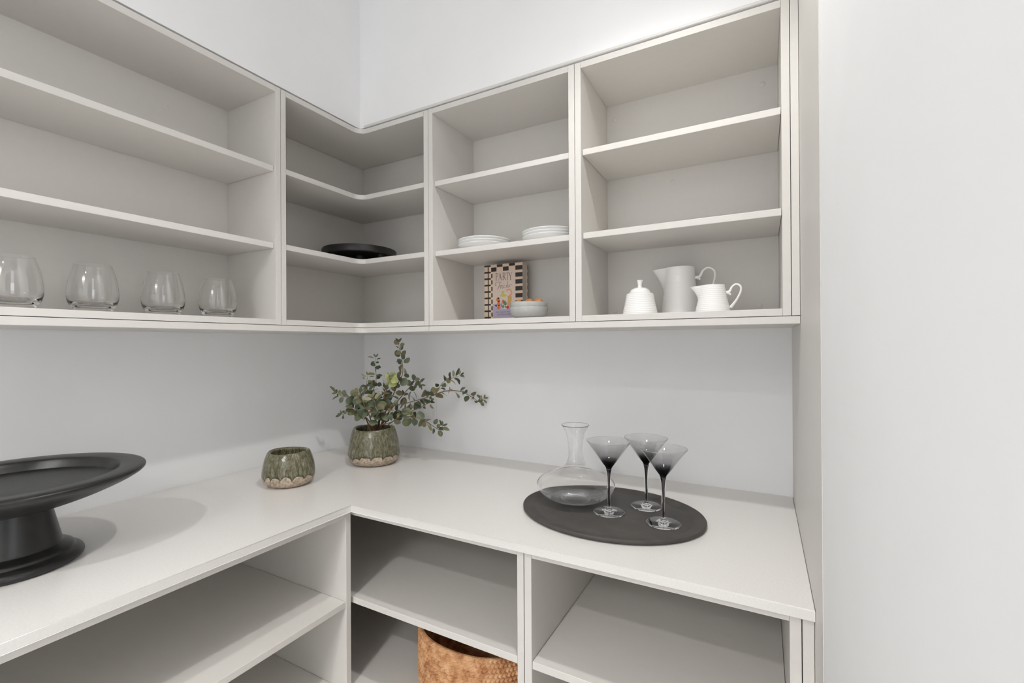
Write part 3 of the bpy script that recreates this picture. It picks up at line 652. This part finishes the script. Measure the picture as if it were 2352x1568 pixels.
def leaf_mesh(name, length, width, tip, fold, cup, m):
    bm = bmesh.new(); n = 6; mid = []; Ls = []; Rs = []
    for i in range(n+1):
        s = i/n; w = width*(math.sin(PI*min(1, s**tip))**0.62)*0.5 if 0 < i < n else 0
        z = -cup*(s-0.5)**2*length
        mid.append(bm.verts.new((s*length, 0, z)))
        if w: Ls.append(bm.verts.new((s*length, w, z+fold*w))); Rs.append(bm.verts.new((s*length, -w, z+fold*w)))
    for S, fl in ((Ls, 1), (Rs, -1)):
        for f in [(mid[0], mid[1], S[0]), (mid[n], S[-1], mid[n-1])] + [(mid[i+1], mid[i+2], S[i+1], S[i]) for i in range(len(S)-1)]: bm.faces.new(f[::fl])
    me = bpy.data.meshes.new(name); bm.to_mesh(me); bm.free(); me.materials.append(m)
    for p_ in me.polygons: p_.use_smooth = True
    return me
LM = {'round': leaf_mesh('round_leaf', 0.025, 0.0245, 0.90, 0.05, 0.45, M_LEAF), 'oval': leaf_mesh('oval_leaf', 0.025, 0.017, 0.92, 0.08, 0.5, M_LEAF),
      'narrow': leaf_mesh('narrow_leaf', 0.025, 0.0095, 0.9, 0.3, 0.3, M_LEAF), 'lime': leaf_mesh('lime_round_leaf', 0.025, 0.0255, 0.92, 0.07, 0.5, M_LIME)}
rng = random.Random(11)
def put_leaf(kind, pos, direction, up, size):
    x = direction.normalized(); z = (up - x*up.dot(x))
    if z.length < 1e-4: z = x.orthogonal()
    z.normalize(); y = z.cross(x)
    o = bpy.data.objects.new('leaf', LM[kind]); o.parent = t
    o.matrix_local = Matrix(((x.x*size, y.x*size, z.x*size, pos.x), (x.y*size, y.y*size, z.y*size, pos.y), (x.z*size, y.z*size, z.z*size, pos.z), (0, 0, 0, 1)))
    C.objects.link(o)
VIEW = Vector((0.70, -0.68, 0.2)).normalized()       # the light side of the bunch, towards the open room
for bi, (pts, nodes, sc) in enumerate(BR):
    nodes = int(nodes*1.36)
    P = spline(pts, 10); bm = bmesh.new(); k = len(P)
    P0 = [p_-o0 for p_ in P]
    if bi not in (2, 6): P0 = [Vector((0.25*(pts[0][0]-o0.x), 0.25*(pts[0][1]-o0.y), 0.012))] + P0
    kk = len(P0); tube(bm, P0, [0.0022*sc*(1-0.72*i/kk) for i in range(kk)], 6)
    link('stem', bm, M_STEM, t, True)
    s0 = 0.08 if bi in (2, 6) else (0.40 if bi >= 13 else 0.24)
    for j in range(nodes):
        ang = j*PI/2 + rng.uniform(-0.7, 0.7) + bi
        for side in (0, 1):
            s = min(0.985, max(0.02, s0 + (1-s0)*(j+0.5+rng.uniform(-0.28, 0.28))/nodes)); i = min(int(s*(k-1)), k-2); pos = P[i]-o0; tn = (P[i+1]-P[i]).normalized()
            base = tn.orthogonal().normalized()
            d = Matrix.Rotation(ang+side*PI+rng.uniform(-0.5, 0.5), 3, tn) @ base
            d = (d + tn*rng.uniform(-0.1, 0.8) + Vector((rng.uniform(-.25, .25), rng.uniform(-.25, .25), rng.uniform(-0.35, 0.35)))).normalized()
            up = (VIEW*rng.uniform(0.0, 1.2) + Vector((rng.uniform(-.8, .8), rng.uniform(-.8, .8), rng.uniform(-.2, .9)))).normalized()
            size = sc*(1.50 - 0.62*s)*rng.uniform(0.72, 1.18)
            kind = 'round' if s < 0.60 else ('oval' if s < 0.84 else 'narrow')
            if bi == 0 and s > 0.84: kind = 'oval'
            if kind == 'round' and rng.random() < 0.22: kind = 'oval'
            if bi == 9 and s > 0.6: kind = 'lime'; size *= 1.1
            if kind == 'narrow': size *= 1.2
            if pos.z + o0.z < 1.045 and 0.045 < (pos + d*0.03*size + o0 - Vector((0.316, -0.258, 0))).xy.length < 0.09: continue
            put_leaf(kind, pos + d*0.004*rng.uniform(0.2, 1.6), d, up, size)
    # end leaf pair
    tn = (P[-1]-P[-4]).normalized()
    for sgn in (-1, 1): put_leaf('narrow', P[-1]-o0, (tn + tn.orthogonal().normalized()*sgn*0.7), VIEW, 0.75*sc)
bm = lathe([(0, 0.060), (0.050, 0.060), (0.056, 0.055), (0.052, 0.02), (0, 0.016)], 32); link('foam_filler', bm, M_SOIL, t, True, loc=(0, 0, 0))

# ------------------------------------------------------------------ black pedestal cake stand
t = thing('cake_stand', 'large black wooden pedestal cake stand at the left end of the worktop', 'cake stand', (0.268, -1.137, ZC+0.0004))
bm = lathe([(0, 0.0)] + ring_z([(0.092, 0.0), (0.0985, 0.003), (0.1005, 0.009), (0.097, 0.0155), (0.090, 0.0195)], 4) + [(0.0885, 0.0200)] + ring_z([(0.0865, 0.0215), (0.0845, 0.0260), (0.0780, 0.0300), (0.0735, 0.0320)], 3)
           + ring_z([(0.0705, 0.0335), (0.0680, 0.0380), (0.0620, 0.0650), (0.0555, 0.0950), (0.0535, 0.1065)], 5) + [(0.0, 0.1065)], 96)
link('pedestal', bm, M_BLACKW, t, True)
bm = lathe([(0, 0.1068), (0.0600, 0.1068)] + ring_z([(0.0640, 0.1075), (0.0950, 0.1150), (0.1380, 0.1300), (0.1760, 0.1470), (0.1940, 0.1580)], 5) + ring_z([(0.1972, 0.1615), (0.1985, 0.1650), (0.1965, 0.1685), (0.1900, 0.1705)], 4)
           + [(0.1600, 0.1690), (0.1570, 0.1680), (0.1545, 0.1650), (0.1520, 0.1580), (0.1480, 0.1500), (0.1440, 0.1485), (0, 0.1480)], 128)
link('dish', bm, M_BLACKW, t, True)

# ------------------------------------------------------------------ tray, carafe, martini glasses
TX, TY = 1.188, -0.345
def oval(r1, r2, z, n=96): return [(r1*math.cos(2*PI*i/n), r2*math.sin(2*PI*i/n), z) for i in range(n)]
t = thing('serving_tray', 'oval charcoal serving tray under the carafe and martini glasses', 'tray', (TX, TY, ZC+0.0004), 0.0)
bm = bmesh.new(); n = 96
prof = [(-0.0120, 0.0), (-0.0030, 0.0012), (0.0, 0.0045), (0.0003, 0.0085), (-0.0010, 0.0105), (-0.0028, 0.0108), (-0.0050, 0.0095), (-0.0085, 0.0068), (-0.0280, 0.0057), (-0.0290, 0.0050), (-0.0300, 0.0056)]
rings = [[bm.verts.new(v) for v in oval(0.2205+o_, 0.1755+o_, z)] for o_, z in prof]
for a, b in zip(rings[:-1], rings[1:]):
    for i in range(n): bm.faces.new((a[i], a[(i+1) % n], b[(i+1) % n], b[i]))
bm.faces.new(rings[0]); bm.faces.new(rings[-1]); 
tr = link('body', bm, M_TRAY, t, True)
ZT = ZC + 0.0004 + 0.0058
t = thing('carafe', 'clear glass wide based carafe at the left side of the tray', 'carafe', (1.0870, -0.3115, ZT))
cp = ring_z([(0.040, 0.0006), (0.060, 0.005), (0.086, 0.018), (0.1005, 0.036), (0.0975, 0.052), (0.076, 0.066), (0.050, 0.077), (0.033, 0.089), (0.0225, 0.106), (0.0185, 0.126), (0.0190, 0.148), (0.0245, 0.175), (0.0335, 0.1930), (0.0365, 0.1965)], 7)
ci = [(r-0.0013, z) for r, z in reversed(cp) if z > 0.006]
bm = lathe([(0, 0.0065), (0.020, 0.0055), (0.031, 0.0018), (0.036, 0.0002)] + cp + [(0.0362, 0.1974)] + ci[1:] + [(0.0480, 0.0062), (0.040, 0.0056), (0.030, 0.0078), (0.016, 0.0108), (0, 0.0118)], 96); link('body', bm, M_GLASSB, t, True)
M_SMOKE = thin_glass('smoked_martini_glass', grad=(0.108, 0.172, [(0, (0.02, 0.02, 0.024)), (0.14, (0.06, 0.06, 0.065)), (0.25, (0.34, 0.34, 0.35)), (0.36, (0.74, 0.74, 0.75)), (0.55, (0.87, 0.87, 0.875)), (1, (0.97, 0.97, 0.97))]))
def martini(label, x, y, dz, reflection_patch, rz):
    t = thing('martini_glass', label, 'glass', (x, y, ZT), rz, group='smoky martini glasses on the tray')
    H = 0.1725+dz
    # bowl
    o_ = [(0.0065, 0.1065), (0.0095, 0.1120), (0.0175, 0.1225), (0.0350, 0.1475), (0.0530, H)]
    bm = lathe(o_ + [(0.0528, H+0.0006), (0.0522, H+0.0001), (0.0340, 0.1478), (0.0160, 0.1232), (0.0060, 0.1150), (0, 0.1135)], 72); link('bowl', bm, M_SMOKE, t, True)
    bm = lathe([(0.0527+0.0008*math.cos(a_*PI/4), H+0.0003+0.0008*math.sin(a_*PI/4)) for a_ in range(8)], 72, closed=True); link('rim', bm, M_GLASSB, t, True)
    # clear stem with a black core
    st = ring_z([(0.0070, 0.1060), (0.0056, 0.0960), (0.0044, 0.0800), (0.0037, 0.0520), (0.0037, 0.0260), (0.0046, 0.0140), (0.0075, 0.0075), (0.016, 0.0048), (0.0385, 0.0020)], 6)
    bm = lathe([(0, 0.1060)] + st + [(0.0388, 0.0010), (0.0380, 0.0002), (0.012, 0.0014), (0, 0.0018)], 64); link('stem', bm, M_GLASSB, t, True)
    bm = lathe(ring_z([(0.0, 0.1055), (0.0042, 0.1050), (0.0030, 0.0960), (0.0021, 0.0820), (0.0014, 0.0600), (0.0012, 0.0350), (0.0014, 0.0180), (0.0, 0.0120)], 6), 24); link('black_core', bm, M_CORE, t, True)
    if reflection_patch:
        bm = bmesh.new(); add_box(bm, -0.016, 0.018, -0.004, 0.012, -0.00016, 0.00004)  # reflection on the foot put in as a white patch
        s = link('reflection_patch', bm, M_REFL, t); s['label'] = 'white patch painted as a reflection under the foot'
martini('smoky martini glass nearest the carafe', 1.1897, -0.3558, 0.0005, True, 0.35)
martini('smoky martini glass at the back of the tray, behind the other two', 1.2610, -0.2740, 0.0, False, 0)
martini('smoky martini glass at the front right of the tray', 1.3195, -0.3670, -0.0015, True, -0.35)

# ------------------------------------------------------------------ woven basket
t = thing('woven_basket', 'oval braided jute basket on the lower shelf of the corner base cabinet', 'basket', (0.869, -0.393, B_S2[1]+0.0006))
def basket():
    bm = bmesh.new(); NU, rows, sub = 760, 15, 7; H = 0.172; NV = rows*sub
    def pt(u, h, off):
        a = 2*PI*u; ex = 2/2.35; ca, sa = math.cos(a), math.sin(a)
        k = 1 - 0.10*max(0, (0.25-h)/0.25)**2 + 0.015*math.sin(3*a+1)
        rx, ry = (0.176*k + off), (0.170*k + off)
        return Vector((math.copysign(abs(ca)**ex, ca)*rx, math.copysign(abs(sa)**ex, sa)*ry, 0))
    grid = []
    for v in range(NV+1):
        f = v/sub; row = int(min(f, rows-1e-6)); w = f-row; ring = []
        for i in range(NU):
            u = i/NU
            # braid: two lanes per row with opposed slants, staggered between rows
            lane = 0 if w < 0.5 else 1; wl = (w*2) % 1.0
            ph = u*96 + (wl*0.55 if lane == 0 else 0.5 - wl*0.55) + 0.37*row + 0.06*math.sin(31*u*2*PI+row)
            fr = ph % 1.0
            lobe = (math.sin(PI*fr)**0.6)*(math.sin(PI*w)**0.55)*(0.72+0.28*math.sin(PI*wl))
            off = 0.0058*lobe
            p_ = pt(u, v/NV, off); p_.z = H*v/NV + 0.002*math.sin(u*2*PI*2) * v/NV
            ring.append(bm.verts.new(p_))
        grid.append(ring)
    # inside wall
    for v in range(24, -1, -1):
        ring = []
        for i in range(NU):
            p_ = pt(i/NU, v/24, -0.0055 + 0.0022*math.sin(PI*((v*rows/24) % 1.0))); p_.z = 0.006 + (H-0.007)*v/24 + 0.002*math.sin(i/NU*2*PI*2)*v/24; ring.append(bm.verts.new(p_))
        grid.append(ring)
    for a, b in zip(grid[:-1], grid[1:]):
        for i in range(NU): bm.faces.new((a[i], a[(i+1) % NU], b[(i+1) % NU], b[i]))
    bm.faces.new(grid[0]); bm.faces.new(grid[-1])
    return bm
link('body', basket(), M_JUTE, t, True)

# crisp edges on turned parts: smooth by angle
for o in bpy.data.objects:
    if o.type == 'MESH' and len(o.data.polygons) and o.data.polygons[0].use_smooth and o.name.split('.')[0] not in ('leaf', 'stem'):
        o.data.set_sharp_from_angle(angle=math.radians(38))
